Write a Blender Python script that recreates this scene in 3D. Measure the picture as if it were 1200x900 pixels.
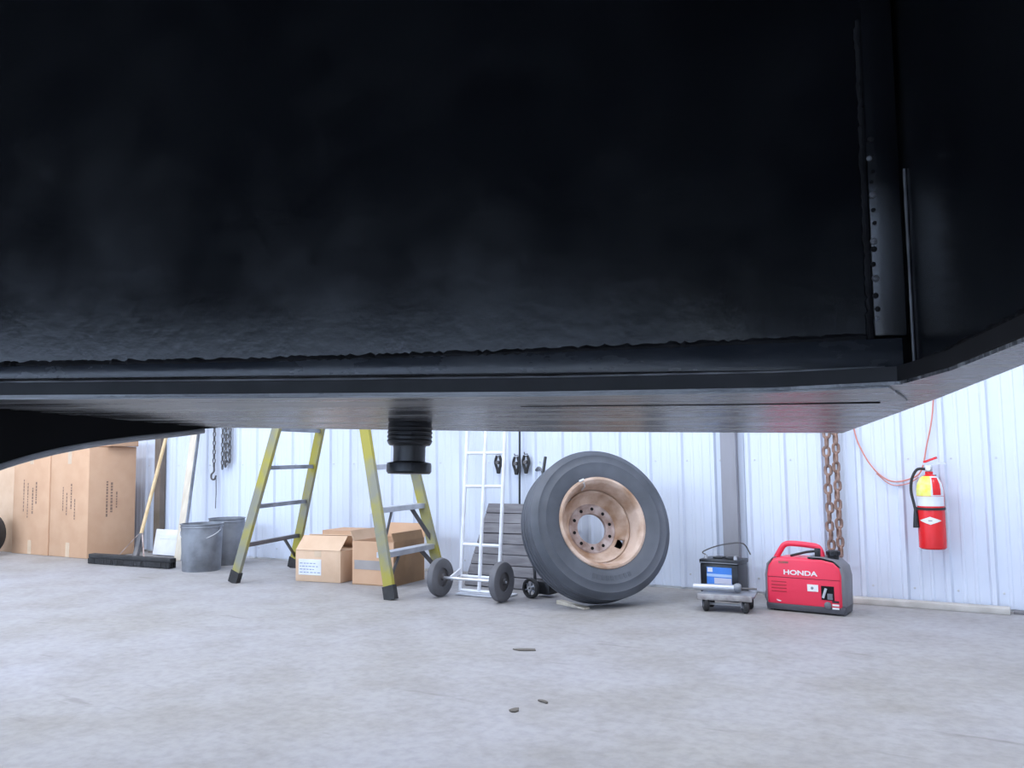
import bpy, bmesh, math, random
from mathutils import Vector, Matrix, Euler
random.seed(7)
SC = bpy.context.scene
for o in list(bpy.data.objects): bpy.data.objects.remove(o)
COL = SC.collection
R = math.radians

# ------------------------------------------------------------------ camera
cam_d = bpy.data.cameras.new('camera'); cam = bpy.data.objects.new('camera', cam_d); COL.objects.link(cam)
cam_d.sensor_width = 36.0; cam_d.lens = 30.0; cam_d.clip_start = 0.02; cam_d.clip_end = 100
CAM = Vector((0, -5.6, 0.91)); YAW, PITCH, ROLL = R(31), R(4.8), R(0.8)
fw = Vector((-math.sin(YAW)*math.cos(PITCH), math.cos(YAW)*math.cos(PITCH), math.sin(PITCH)))
r0 = Vector((math.cos(YAW), math.sin(YAW), 0)); u0 = r0.cross(fw)
cr = r0*math.cos(ROLL) - u0*math.sin(ROLL); cu = u0*math.cos(ROLL) + r0*math.sin(ROLL)
cam.matrix_world = Matrix(((cr.x, cu.x, -fw.x, CAM.x), (cr.y, cu.y, -fw.y, CAM.y), (cr.z, cu.z, -fw.z, CAM.z), (0, 0, 0, 1)))
SC.camera = cam

# ------------------------------------------------------------------ world, exposure
w = bpy.data.worlds.new('world'); SC.world = w; w.use_nodes = True
w.node_tree.nodes['Background'].inputs[0].default_value = (0.6, 0.7, 0.9, 1)
w.node_tree.nodes['Background'].inputs[1].default_value = 0.02
SC.view_settings.view_transform = 'Standard'; SC.view_settings.look = 'None'
SC.view_settings.gamma = 1.0; SC.view_settings.use_curve_mapping = False
SC.view_settings.exposure = 0.0
LIGHT_POWER = 44.5
LIGHT_COL = (0.885, 0.925, 1.0); REAR_FILL_COL = (0.72, 0.85, 1.0)
CEIL = 4.2
LIGHTS = [(x, y) for y in (-1.7, -3.6, -9.8, -12.2) for x in (-10.2, -7.8, -5.4, -3.0, -0.6, 1.8)]
for lx, ly in LIGHTS:
    ld = bpy.data.lights.new('unseen_tube_light', 'AREA'); ld.shape = 'RECTANGLE'; ld.size = 1.3; ld.size_y = 0.22
    ld.energy = LIGHT_POWER * (4.3 if ly < -6 else 1.0); ld.color = REAR_FILL_COL if ly < -6 else LIGHT_COL  # rear rows are added lamps, stronger and bluer, to light the tank face
    lo = bpy.data.objects.new('unseen_tube_light', ld); lo.location = (lx, ly, CEIL - 0.17); COL.objects.link(lo)

# ------------------------------------------------------------------ helpers
MATS = {}
def mat(name, c1, c2=None, rough=0.6, metal=0.0, scale=6.0, lo=0.35, hi=0.65, bump=0.0, bscale=None, stretch=(1, 1, 1), rvar=0.0, emit=0, spec=0.5, detail=5):
    if name in MATS: return MATS[name]
    m = bpy.data.materials.new(name); m.use_nodes = True; nt = m.node_tree; b = nt.nodes['Principled BSDF']
    b.inputs['Metallic'].default_value = metal; b.inputs['Roughness'].default_value = rough
    b.inputs['Specular IOR Level'].default_value = spec
    c2 = c2 or tuple(v*0.82 for v in c1)
    tc = nt.nodes.new('ShaderNodeTexCoord'); mp = nt.nodes.new('ShaderNodeMapping'); mp.inputs['Scale'].default_value = stretch
    nt.links.new(tc.outputs['Object'], mp.inputs[0])
    n = nt.nodes.new('ShaderNodeTexNoise'); n.inputs['Scale'].default_value = scale; n.inputs['Detail'].default_value = detail
    nt.links.new(mp.outputs[0], n.inputs['Vector'])
    r = nt.nodes.new('ShaderNodeValToRGB')
    r.color_ramp.elements[0].position = lo; r.color_ramp.elements[0].color = (*c1, 1)
    r.color_ramp.elements[1].position = hi; r.color_ramp.elements[1].color = (*c2, 1)
    nt.links.new(n.outputs['Fac'], r.inputs[0]); nt.links.new(r.outputs[0], b.inputs['Base Color'])
    if rvar:
        mr = nt.nodes.new('ShaderNodeMapRange'); mr.inputs['To Min'].default_value = max(0.03, rough - rvar); mr.inputs['To Max'].default_value = rough + rvar
        mr.inputs['From Min'].default_value = 0.3; mr.inputs['From Max'].default_value = 0.7
        nt.links.new(n.outputs['Fac'], mr.inputs[0]); nt.links.new(mr.outputs[0], b.inputs['Roughness'])
    if bump:
        n2 = nt.nodes.new('ShaderNodeTexNoise'); n2.inputs['Scale'].default_value = bscale or scale*4; n2.inputs['Detail'].default_value = 4
        nt.links.new(mp.outputs[0], n2.inputs['Vector'])
        bp = nt.nodes.new('ShaderNodeBump'); bp.inputs['Strength'].default_value = bump; bp.inputs['Distance'].default_value = 0.01
        nt.links.new(n2.outputs['Fac'], bp.inputs['Height']); nt.links.new(bp.outputs[0], b.inputs['Normal'])
    if emit:
        b.inputs['Emission Color'].default_value = (*c1, 1); b.inputs['Emission Strength'].default_value = emit
    MATS[name] = m; return m

class MB:
    def __init__(s): s.bm = bmesh.new()
    def box(s, x0, x1, y0, y1, z0, z1, M=None, bevel=0.0):
        vs = [s.bm.verts.new((x, y, z)) for z in (z0, z1) for y in (y0, y1) for x in (x0, x1)]
        fs = [s.bm.faces.new([vs[i] for i in f]) for f in ((0, 2, 3, 1), (4, 5, 7, 6), (0, 1, 5, 4), (2, 6, 7, 3), (0, 4, 6, 2), (1, 3, 7, 5))]
        if bevel:
            es = list({e for f in fs for e in f.edges})
            r = bmesh.ops.bevel(s.bm, geom=es, offset=bevel, segments=2, affect='EDGES', profile=0.5)
            vs = list({v for f in r['faces'] for v in f.verts} | {v for v in vs if v.is_valid})
        if M: bmesh.ops.transform(s.bm, matrix=M, verts=[v for v in vs if v.is_valid])
        return s
    def prism(s, pts, d0, d1, axis='y', M=None, bevel=0.0, seg=2):
        """polygon pts (a,b) extruded along axis between d0 and d1: y -> (a,d,b); x -> (d,a,b); z -> (a,b,d)"""
        f = {'y': lambda a, b, d: (a, d, b), 'x': lambda a, b, d: (d, a, b), 'z': lambda a, b, d: (a, b, d)}[axis]
        A = [s.bm.verts.new(f(a, b, d0)) for a, b in pts]; B = [s.bm.verts.new(f(a, b, d1)) for a, b in pts]
        n = len(pts); fs = [s.bm.faces.new(A), s.bm.faces.new(B[::-1])]
        for i in range(n): fs.append(s.bm.faces.new((A[i], B[i], B[(i+1) % n], A[(i+1) % n])))
        bmesh.ops.recalc_face_normals(s.bm, faces=fs)
        vs = A + B
        if bevel:
            es = [e for e in fs[0].edges] + [e for e in fs[1].edges]
            r = bmesh.ops.bevel(s.bm, geom=es, offset=bevel, segments=seg, affect='EDGES', profile=0.5)
            vs = list({v for f_ in r['faces'] for v in f_.verts} | {v for v in vs if v.is_valid})
        if M: bmesh.ops.transform(s.bm, matrix=M, verts=[v for v in vs if v.is_valid])
        return s
    def lathe(s, prof, n=32, M=None, closed=False, caps=True):
        rings = []
        for r, z in prof:
            rings.append([s.bm.verts.new((r*math.cos(2*math.pi*i/n), r*math.sin(2*math.pi*i/n), z)) for i in range(n)])
        fs = []
        pairs = list(zip(rings, rings[1:]))
        if closed: pairs.append((rings[-1], rings[0]))
        for a, b in pairs:
            for i in range(n): fs.append(s.bm.faces.new((a[i], a[(i+1) % n], b[(i+1) % n], b[i])))
        if caps and not closed:
            if prof[0][0] > 1e-5: fs.append(s.bm.faces.new(rings[0][::-1]))
            if prof[-1][0] > 1e-5: fs.append(s.bm.faces.new(rings[-1]))
        bmesh.ops.recalc_face_normals(s.bm, faces=fs)
        if M: bmesh.ops.transform(s.bm, matrix=M, verts=[v for r_ in rings for v in r_])
        return s
    def tube(s, pts, rad, n=10, cap=True, closed=False):
        pts = [Vector(p) for p in pts]; rings = []; up = None; N = len(pts)
        for i, p in enumerate(pts):
            if closed: t = (pts[(i+1) % N] - pts[i-1]).normalized()
            else: t = (pts[min(i+1, N-1)] - pts[max(i-1, 0)]).normalized()
            if up is None: up = t.orthogonal().normalized()
            up = (up - t*up.dot(t)).normalized(); v = t.cross(up)
            rr = rad[i] if isinstance(rad, (list, tuple)) else rad
            rings.append([s.bm.verts.new(p + up*rr*math.cos(2*math.pi*k/n) + v*rr*math.sin(2*math.pi*k/n)) for k in range(n)])
        fs = []
        prs = list(zip(rings, rings[1:])) + ([(rings[-1], rings[0])] if closed else [])
        for a, b in prs:
            for i in range(n): fs.append(s.bm.faces.new((a[i], a[(i+1) % n], b[(i+1) % n], b[i])))
        if cap and not closed: fs += [s.bm.faces.new(rings[0][::-1]), s.bm.faces.new(rings[-1])]
        bmesh.ops.recalc_face_normals(s.bm, faces=fs)
        return s
    def bar(s, a, b, wx, wy, up=(0, 0, 1)):
        """rectangular bar from a to b; wx across (a-b x up), wy along the up side"""
        a, b = Vector(a), Vector(b); t = (b-a).normalized(); x = t.cross(Vector(up)).normalized(); y = x.cross(t)
        M = Matrix.Translation(a) @ Matrix(((x.x, y.x, t.x, 0), (x.y, y.y, t.y, 0), (x.z, y.z, t.z, 0), (0, 0, 0, 1)))
        return s.box(-wx/2, wx/2, -wy/2, wy/2, 0, (b-a).length, M=M)
    def quad(s, pts):
        s.bm.faces.new([s.bm.verts.new(p) for p in pts]); return s
    def mesh(s, name, smooth=True, angle=35):
        me = bpy.data.meshes.new(name)
        bmesh.ops.recalc_face_normals(s.bm, faces=s.bm.faces)
        s.bm.to_mesh(me); s.bm.free()
        if smooth:
            me.polygons.foreach_set('use_smooth', [True]*len(me.polygons))
            me.set_sharp_from_angle(angle=R(angle))
        return me
    def build(s, name, m, parent=None, smooth=True, **kw):
        return link(name, s.mesh(name, smooth), m, parent, **kw)
def link(name, me, m, parent=None, loc=None, rot=None, label=None, cat=None, group=None, kind=None):
    if m and not me.materials: me.materials.append(m)
    o = bpy.data.objects.new(name, me); COL.objects.link(o)
    if parent: o.parent = parent
    if loc: o.location = loc
    if rot: o.rotation_euler = rot
    tag(o, label, cat, group, kind); return o
def tag(o, label=None, cat=None, group=None, kind=None):
    if label: o['label'] = label
    if cat: o['category'] = cat
    if group: o['group'] = group
    if kind: o['kind'] = kind
def thing(name, label, cat, loc=(0, 0, 0), rz=0, group=None, M=None):
    o = bpy.data.objects.new(name, None); COL.objects.link(o); o.empty_display_size = 0.1
    if M: o.matrix_world = M
    else: o.location = loc; o.rotation_euler = (0, 0, rz)
    tag(o, label, cat, group); return o
def RX(a): return Matrix.Rotation(a, 4, 'X')
def RY(a): return Matrix.Rotation(a, 4, 'Y')
def RZ(a): return Matrix.Rotation(a, 4, 'Z')
def T(*p): return Matrix.Translation(p)
def text_mesh(txt, size, depth=0.0015, bold=0.0):
    cu_ = bpy.data.curves.new('lettering', 'FONT'); cu_.body = txt; cu_.size = size; cu_.extrude = depth/2; cu_.offset = bold
    cu_.align_x = 'CENTER'; cu_.align_y = 'CENTER'
    o = bpy.data.objects.new('lettering', cu_); COL.objects.link(o)
    dg = bpy.context.evaluated_depsgraph_get(); me = bpy.data.meshes.new_from_object(o.evaluated_get(dg))
    bpy.data.objects.remove(o); return me
def smooth_path(pts, n=8):
    pts = [Vector(p) for p in pts]; out = []
    for i in range(len(pts)-1):
        p0 = pts[max(i-1, 0)]; p1 = pts[i]; p2 = pts[i+1]; p3 = pts[min(i+2, len(pts)-1)]
        for k in range(n):
            t = k/n
            out.append(0.5*((2*p1) + (p2-p0)*t + (2*p0-5*p1+4*p2-p3)*t*t + (3*p1-p0-3*p2+p3)*t**3))
    out.append(pts[-1]); return out

# ------------------------------------------------------------------ materials
M_wall = mat('white_painted_steel_sheet', (0.64, 0.695, 0.815), (0.615, 0.67, 0.795), rough=0.42, scale=1.6, stretch=(1, 1, 0.35))
M_screw = mat('grey_screw', (0.62, 0.64, 0.68), rough=0.5)
M_ceil = mat('pale_ceiling', (0.7, 0.72, 0.75), rough=0.8, scale=2)
M_dimwall = mat('grey_block_wall', (0.32, 0.33, 0.35), rough=0.85, scale=2)
M_card = mat('brown_cardboard', (0.60, 0.38, 0.245), (0.55, 0.335, 0.21), rough=0.8, scale=5)
M_card2 = mat('tan_cardboard', (0.66, 0.47, 0.33), (0.60, 0.41, 0.28), rough=0.8, scale=7)
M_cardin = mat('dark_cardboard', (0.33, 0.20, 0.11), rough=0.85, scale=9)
M_tape = mat('clear_tape', (0.66, 0.50, 0.36), rough=0.25)
M_greytape = mat('grey_tape', (0.36, 0.33, 0.32), rough=0.4)
M_print = mat('faded_black_print', (0.25, 0.16, 0.12), rough=0.8)
M_paper = mat('white_paper', (0.75, 0.78, 0.85), rough=0.6)
M_inkblue = mat('blue_grey_ink', (0.30, 0.36, 0.5), rough=0.6)
M_black = mat('black_rubber', (0.016, 0.016, 0.018), (0.03, 0.03, 0.033), rough=0.7, scale=12)
M_plast = mat('black_plastic', (0.012, 0.013, 0.017), rough=0.35)
M_alu = mat('aluminium', (0.62, 0.63, 0.66), (0.5, 0.51, 0.55), rough=0.4, metal=0.7, scale=10)
M_dkst = mat('dark_steel', (0.10, 0.10, 0.11), (0.16, 0.15, 0.15), rough=0.5, metal=0.6, scale=8)
M_yel = mat('weathered_yellow_fibreglass', (0.33, 0.29, 0.045), (0.22, 0.22, 0.175), rough=0.6, scale=3.2, lo=0.42, hi=0.58, stretch=(1, 1, 1))
M_wood = mat('pale_wood', (0.62, 0.47, 0.28), (0.52, 0.37, 0.2), rough=0.6, scale=5, stretch=(8, 8, 1))
M_cream = mat('cream_board', (0.66, 0.60, 0.50), (0.54, 0.48, 0.40), rough=0.7, scale=4, stretch=(6, 6, 1))
M_galv = mat('grey_galvanised', (0.28, 0.30, 0.34), (0.12, 0.125, 0.14), rough=0.5, metal=0.3, scale=5, lo=0.4, hi=0.68)
M_post = mat('grey_painted_steel', (0.27, 0.27, 0.31), (0.22, 0.22, 0.24), rough=0.5, scale=3, stretch=(3, 3, 0.5))
M_brpost = mat('brown_stained_steel', (0.12, 0.095, 0.07), (0.19, 0.15, 0.13), rough=0.6, scale=4)
M_rust = mat('rusty_wheel', (0.31, 0.185, 0.115), (0.60, 0.46, 0.38), rough=0.8, scale=7, bump=0.25, bscale=40)
M_rust2 = mat('dark_rust', (0.24, 0.16, 0.135), (0.50, 0.42, 0.41), rough=0.75, scale=14, bump=0.3, bscale=50)
M_chainr = mat('rusty_chain', (0.20, 0.11, 0.08), (0.36, 0.25, 0.21), rough=0.6, metal=0.3, scale=20)
M_chaing = mat('grey_chain', (0.09, 0.09, 0.10), (0.17, 0.165, 0.165), rough=0.5, metal=0.5, scale=20)
M_tyre = mat('tyre_rubber', (0.050, 0.057, 0.072), (0.092, 0.102, 0.126), rough=0.55, scale=4, lo=0.35, hi=0.7)
M_red = mat('red_plastic', (0.80, 0.035, 0.085), (0.74, 0.03, 0.07), rough=0.35, scale=4)
M_redm = mat('red_enamel', (0.78, 0.02, 0.025), rough=0.25)
M_gengrey = mat('grey_plastic', (0.17, 0.17, 0.19), rough=0.5)
M_white = mat('white_paint', (0.8, 0.8, 0.82), rough=0.4)
M_whitef = mat('white_enamel_tube', (0.74, 0.76, 0.82), rough=0.35, scale=8)
M_yellab = mat('yellow_label', (0.80, 0.80, 0.08), (0.86, 0.86, 0.32), rough=0.4, scale=30)
M_blue = mat('blue_label', (0.06, 0.24, 0.75), rough=0.35)
M_cord = mat('red_orange_cord', (0.68, 0.26, 0.21), rough=0.5)
M_slat = mat('weathered_grey_wood', (0.20, 0.195, 0.21), (0.13, 0.125, 0.14), rough=0.8, scale=6, stretch=(1, 6, 6))
M_lav = mat('white_foam', (0.74, 0.75, 0.82), rough=0.7)
M_dirt = mat('dark_debris', (0.14, 0.125, 0.11), rough=0.9)
M_conc = mat('pale_curb', (0.52, 0.50, 0.48), (0.40, 0.38, 0.36), rough=0.85, scale=8)
M_lens = mat('lamp_tube', (0.9, 0.94, 1.0), rough=0.4, emit=4.0)
M_glow = None

def floor_material():
    m = bpy.data.materials.new('worn_concrete'); m.use_nodes = True; nt = m.node_tree; b = nt.nodes['Principled BSDF']
    tc = nt.nodes.new('ShaderNodeTexCoord')
    def noise(scale, detail, vec=(1, 1, 1), loc=(0, 0, 0), rough=0.6):
        mp = nt.nodes.new('ShaderNodeMapping'); mp.inputs['Scale'].default_value = vec; mp.inputs['Location'].default_value = loc
        nt.links.new(tc.outputs['Object'], mp.inputs[0])
        n = nt.nodes.new('ShaderNodeTexNoise'); n.inputs['Scale'].default_value = scale; n.inputs['Detail'].default_value = detail; n.inputs['Roughness'].default_value = rough
        nt.links.new(mp.outputs[0], n.inputs['Vector']); return n.outputs['Fac']
    def ramp(f, stops):
        r = nt.nodes.new('ShaderNodeValToRGB'); el = r.color_ramp.elements
        el[0].position, el[0].color = stops[0][0], (*stops[0][1], 1); el[1].position, el[1].color = stops[-1][0], (*stops[-1][1], 1)
        nt.links.new(f, r.inputs[0]); return r.outputs[0]
    def mul(a, c, fac=1.0):
        x = nt.nodes.new('ShaderNodeMix'); x.data_type = 'RGBA'; x.blend_type = 'MULTIPLY'; x.inputs[0].default_value = fac
        nt.links.new(a, x.inputs[6]); nt.links.new(c, x.inputs[7]); return x.outputs[2]
    c = ramp(noise(0.7, 6), [(0.3, (0.312, 0.300, 0.290)), (0.7, (0.342, 0.337, 0.365))])
    c = mul(c, ramp(noise(2.6, 8, loc=(3, 1, 0)), [(0.36, (0.86, 0.845, 0.81)), (0.58, (1, 1, 1))]))
    c = mul(c, ramp(noise(22, 4, loc=(1, 5, 0)), [(0.3, (0.86, 0.86, 0.86)), (0.6, (1.03, 1.03, 1.03))]))
    c = mul(c, ramp(noise(6, 3, vec=(0.35, 1.6, 1), loc=(7, 2, 0)), [(0.27, (0.76, 0.75, 0.74)), (0.36, (1, 1, 1))]))
    nt.links.new(c, b.inputs['Base Color'])
    b.inputs['Roughness'].default_value = 0.62; b.inputs['Specular IOR Level'].default_value = 0.35
    bp = nt.nodes.new('ShaderNodeBump'); bp.inputs['Strength'].default_value = 0.12; bp.inputs['Distance'].default_value = 0.01
    nt.links.new(noise(30, 5), bp.inputs['Height']); nt.links.new(bp.outputs[0], b.inputs['Normal'])
    return m
M_floor = floor_material()

def tank_paint(name, base, rough, streak_axis=(1, 1, 1), streak=0.0):
    m = bpy.data.materials.new(name); m.use_nodes = True; nt = m.node_tree; b = nt.nodes['Principled BSDF']
    tc = nt.nodes.new('ShaderNodeTexCoord'); mp = nt.nodes.new('ShaderNodeMapping'); mp.inputs['Scale'].default_value = streak_axis
    nt.links.new(tc.outputs['Object'], mp.inputs[0])
    n = nt.nodes.new('ShaderNodeTexNoise'); n.inputs['Scale'].default_value = 5; n.inputs['Detail'].default_value = 7; n.inputs['Roughness'].default_value = 0.65
    nt.links.new(mp.outputs[0], n.inputs['Vector'])
    r = nt.nodes.new('ShaderNodeValToRGB')
    r.color_ramp.elements[0].position = 0.42; r.color_ramp.elements[0].color = (*base, 1)
    r.color_ramp.elements[1].position = 0.75; r.color_ramp.elements[1].color = (*[v + streak for v in base], 1)
    nt.links.new(n.outputs['Fac'], r.inputs[0]); nt.links.new(r.outputs[0], b.inputs['Base Color'])
    mr = nt.nodes.new('ShaderNodeMapRange'); mr.inputs['From Min'].default_value = 0.35; mr.inputs['From Max'].default_value = 0.7
    mr.inputs['To Min'].default_value = rough*0.75; mr.inputs['To Max'].default_value = rough*1.35
    nt.links.new(n.outputs['Fac'], mr.inputs[0]); nt.links.new(mr.outputs[0], b.inputs['Roughness'])
    n2 = nt.nodes.new('ShaderNodeTexNoise'); n2.inputs['Scale'].default_value = 60; n2.inputs['Detail'].default_value = 3
    nt.links.new(mp.outputs[0], n2.inputs['Vector'])
    bp = nt.nodes.new('ShaderNodeBump'); bp.inputs['Strength'].default_value = 0.05; bp.inputs['Distance'].default_value = 0.004
    nt.links.new(n2.outputs['Fac'], bp.inputs['Height']); nt.links.new(bp.outputs[0], b.inputs['Normal'])
    return m
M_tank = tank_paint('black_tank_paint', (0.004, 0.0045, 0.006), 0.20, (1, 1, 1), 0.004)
M_added_deck = mat('dull_black_added_deck', (0.004, 0.004, 0.005), rough=0.85, spec=0.15)  # black of the unseen deck added above the camera
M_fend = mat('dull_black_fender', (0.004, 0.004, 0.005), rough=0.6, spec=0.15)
M_under = tank_paint('smeared_black_underside', (0.02, 0.02, 0.026), 0.26, (0.3, 3.6, 1), 0.42)
M_strip = tank_paint('streaky_grey_strip', (0.05, 0.05, 0.058), 0.30, (0.3, 5, 1), 0.40)  # paler and streakier than the tank paint
M_lip = tank_paint('mottled_black_lip', (0.014, 0.017, 0.023), 0.26, (1, 3, 3), 0.025)  # slightly paler and more mottled than the tank paint
M_flange = mat('dull_black_flange', (0.006, 0.006, 0.007), (0.014, 0.014, 0.016), rough=0.55, scale=12, spec=0.3)
M_weld = mat('dark_weld', (0.003, 0.003, 0.004), (0.010, 0.010, 0.012), rough=0.75, scale=30, spec=0.2)
M_rim = mat('lit_grey_edge', (0.40, 0.40, 0.42), (0.25, 0.25, 0.27), rough=0.45, scale=14)  # grey holds the floor and wall reflection painted on the fender rim
M_paledge = mat('pale_grey_edge', (0.16, 0.16, 0.17), (0.06, 0.06, 0.065), rough=0.45, scale=14, metal=0.3)  # paler grey for the tank's edge lines and some spatter

# ------------------------------------------------------------------ room
X0, X1, YF = -12.8, 3.66, -14.0
MB().box(X0-0.2, X1+0.2, YF-0.2, 0.2, -0.2, 0).build('floor', M_floor, kind='structure', smooth=False)
MB().box(X0-0.2, X1+0.2, YF-0.2, 0.2, CEIL, CEIL+0.15).build('ceiling', M_ceil, kind='structure', smooth=False)
MB().box(X0-0.2, X0, YF-0.2, 0.2, 0, CEIL).build('wall_left', M_ceil, kind='structure', smooth=False)
MB().box(X1, X1+0.2, YF-0.2, 0.2, 0, CEIL).build('wall_right', M_ceil, kind='structure', smooth=False)
MB().box(X0, X1, YF-0.2, YF, 0, CEIL).build('wall_front', M_wall, kind='structure', smooth=False)
wall = MB().box(X0, X1, 0.004, 0.2, 0, CEIL).build('wall_back', M_ceil, kind='structure', smooth=False)
# ribbed steel sheets, each sheet a part
P = 0.2286
def sheet_profile():
    pts = []
    for k in range(4):
        x = k*P
        pts += [(x, 0), (x+0.012, -0.019), (x+0.034, -0.019), (x+0.046, 0)]
        for c in (0.106, 0.167):
            pts += [(x+c-0.012, 0), (x+c-0.006, -0.0035), (x+c+0.006, -0.0035), (x+c+0.012, 0)]
    pts.append((4*P, 0)); return pts
pf = sheet_profile()
mb = MB(); lo_ = [mb.bm.verts.new((x, y, 0.015)) for x, y in pf]; hi_ = [mb.bm.verts.new((x, y, CEIL)) for x, y in pf]
for i in range(len(pf)-1): mb.bm.faces.new((lo_[i], lo_[i+1], hi_[i+1], hi_[i]))
bl = [mb.bm.verts.new((x, 0.003, z)) for z in (0.015, CEIL) for x in (0, 4*P)]
mb.bm.faces.new((bl[0], bl[2], bl[3], bl[1])); mb.bm.faces.new([lo_[0], bl[0], bl[1]] + lo_[::-1][:-1])
sheet = mb.mesh('panel', smooth=False); sheet.materials.append(M_wall)
n_sh = 18
for i in range(n_sh): link('panel', sheet, M_wall, wall, loc=(X0 + i*4*P, -0.0005 - 0.0006*(i % 2), 0))
mb = MB()
for i in range(n_sh*4):
    for z in (0.10, 0.86, 1.75):
        mb.lathe([(0.007, 0), (0.007, 0.002), (0.004, 0.003), (0.004, 0.007)], 8, T(X0 + i*P + 0.07, -0.001, z) @ RX(R(90)))
mb.build('screw_rows', M_screw, wall, kind='stuff')

# fluorescent fixtures on the ceiling, all unseen; the two rear rows are added
for lx, ly in LIGHTS:
    t = thing('unseen_fluorescent_fixture', 'unseen long white twin-tube fluorescent fixture on the ceiling, rear rows added', 'ceiling light', (lx, ly, CEIL), group='ceiling tube lights')
    MB().prism([(-0.15, -0.001), (0.15, -0.001), (0.08, -0.07), (-0.08, -0.07)], -0.68, 0.68, 'x').build('housing', M_white, t)
    for s in (-1, 1):
        MB().tube([(-0.63, s*0.05, -0.10), (0.63, s*0.05, -0.10)], 0.018, 10).build('tube', M_lens, t)
    for s in (-1, 1): MB().box(s*0.65-0.015, s*0.65+0.015, -0.08, 0.08, -0.12, -0.06).build('tube_holder', M_white, t)

# ------------------------------------------------------------------ the black tank body
ex = Vector((0.926, 0.377, -0.018)).normalized(); ey = Vector((-0.378, 0.924, -0.053)); ey = (ey - ex*ey.dot(ex)).normalized(); ez = ex.cross(ey)
TC = Vector((-0.124, -4.453, 0.984))
TM = Matrix(((ex.x, ey.x, ez.x, TC.x), (ex.y, ey.y, ez.y, TC.y), (ex.z, ey.z, ez.z, TC.z), (0, 0, 0, 1)))
tank = thing('tank_body', 'huge black steel tank body of a vehicle, with a drain fitting below', 'tank', M=TM)
L, FAR, TOP, NEAR = -2.7, 0.665, 0.80, -1.9
# bottom plate (the strip of underside seen from below)
MB().prism([(L, 0.0), (-0.9, 0.022), (-0.45, 0.022), (-0.16, 0.0), (-0.02, -0.05), (0.0, -0.16), (0.006, -0.40), (0.006, NEAR), (0.058, NEAR), (0.055, -0.22), (0.066, 0.08), (0.074, 0.692), (-0.24, 0.675), (-0.59, 0.652), (-0.94, 0.588), (-1.22, 0.545), (L, 0.545)],
           0.0, 0.004, 'z').build('bottom_plate', M_under, tank)
# paler strip along the near edge of the underside, with a dark gap behind it
MB().prism([(L, 0.001), (-0.9, 0.023), (-0.45, 0.023), (-0.16, 0.001), (-0.03, -0.04), (0.030, 0.10), (-0.16, 0.128), (-0.45, 0.140), (-0.9, 0.145), (L, 0.14)], -0.0025, -0.0002, 'z').build('edge_strip', M_strip, tank)
MB().prism([(-0.50, 0.142), (-0.20, 0.131), (0.0, 0.118), (0.0, 0.124), (-0.20, 0.139), (-0.50, 0.146)], -0.0032, -0.0003, 'z').build('seam_gap', M_weld, tank)
# low flange edge below the lip
MB().prism([(L, 0.002), (-0.9, 0.024), (-0.45, 0.024), (-0.16, 0.002), (-0.022, -0.045), (-0.001, -0.155), (0.003, -0.40), (0.003, NEAR), (0.05, NEAR), (0.05, 0.06), (L, 0.06)], 0.0042, 0.0225, 'z').build('bottom_flange', M_flange, tank)
# main wall and side wall
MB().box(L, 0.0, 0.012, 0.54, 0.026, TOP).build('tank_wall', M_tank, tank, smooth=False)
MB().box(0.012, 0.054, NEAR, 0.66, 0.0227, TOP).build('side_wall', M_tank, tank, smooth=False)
# lip strips along bottom and corner
MB().prism([(L, 0.026), (-0.0, 0.026), (0.0, 0.066), (-0.49, 0.053), (-0.85, 0.047), (L, 0.040)], 0.003, 0.0115, 'y', bevel=0.002).build('bottom_lip', M_lip, tank)
MB().box(-0.034, 0.004, -0.004, 0.0115, 0.067, TOP, bevel=0.002).build('corner_lip', M_tank, tank)
MB().tube([(0.010, -0.003, 0.03 + k*0.012) for k in range(22)], [0.0016 + 0.0006*random.random() for _ in range(22)], 8).build('corner_edge', M_paledge, tank)  # thin pale line up the corner
# welds: uneven beads
def bead(pts, rad, jit, name='weld_bead'):
    mb = MB()
    out = []
    for a, b in zip(pts, pts[1:]):
        a, b = Vector(a), Vector(b); n = max(2, int((b-a).length/0.006))
        for k in range(n): out.append(a.lerp(b, k/n) + Vector((random.uniform(-jit, jit), 0, random.uniform(-jit, jit))))
    mb.tube(out, [rad*random.uniform(0.7, 1.35) for _ in out], 7); return mb.build(name, M_weld, tank)
bead([(L, 0.009, 0.041), (-0.85, 0.009, 0.048), (-0.49, 0.009, 0.054), (-0.036, 0.009, 0.067)], 0.0058, 0.0008)
bead([(-0.036, 0.009, 0.067), (-0.036, 0.009, 0.5)], 0.004, 0.0012)
bead([(0.006, -0.006, 0.026), (0.010, -0.3, 0.026), (0.010, -1.2, 0.026)], 0.004, 0.001)
MB().tube([(L, 0.004, 0.0245), (-0.9, 0.026, 0.0245), (-0.45, 0.026, 0.0245), (-0.16, 0.003, 0.0245), (-0.03, -0.026, 0.0245)], 0.0018, 6).build('pale_flange_edge', M_paledge, tank)  # thin pale line along the top of the flange
for k in range(14):
    z = 0.085 + k*0.018 + random.uniform(-0.005, 0.005)
    MB().lathe([(0.0, 0.0), (0.004, 0.001), (0.0035, 0.003), (0.0, 0.004)], 8, T(-0.030 + random.uniform(-0.003, 0.003), -0.004, z) @ RX(R(90)) @ Matrix.Scale(random.uniform(0.6, 1.2), 4)).build('weld_spatter', M_paledge if k % 3 == 0 else M_weld, tank)
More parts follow.
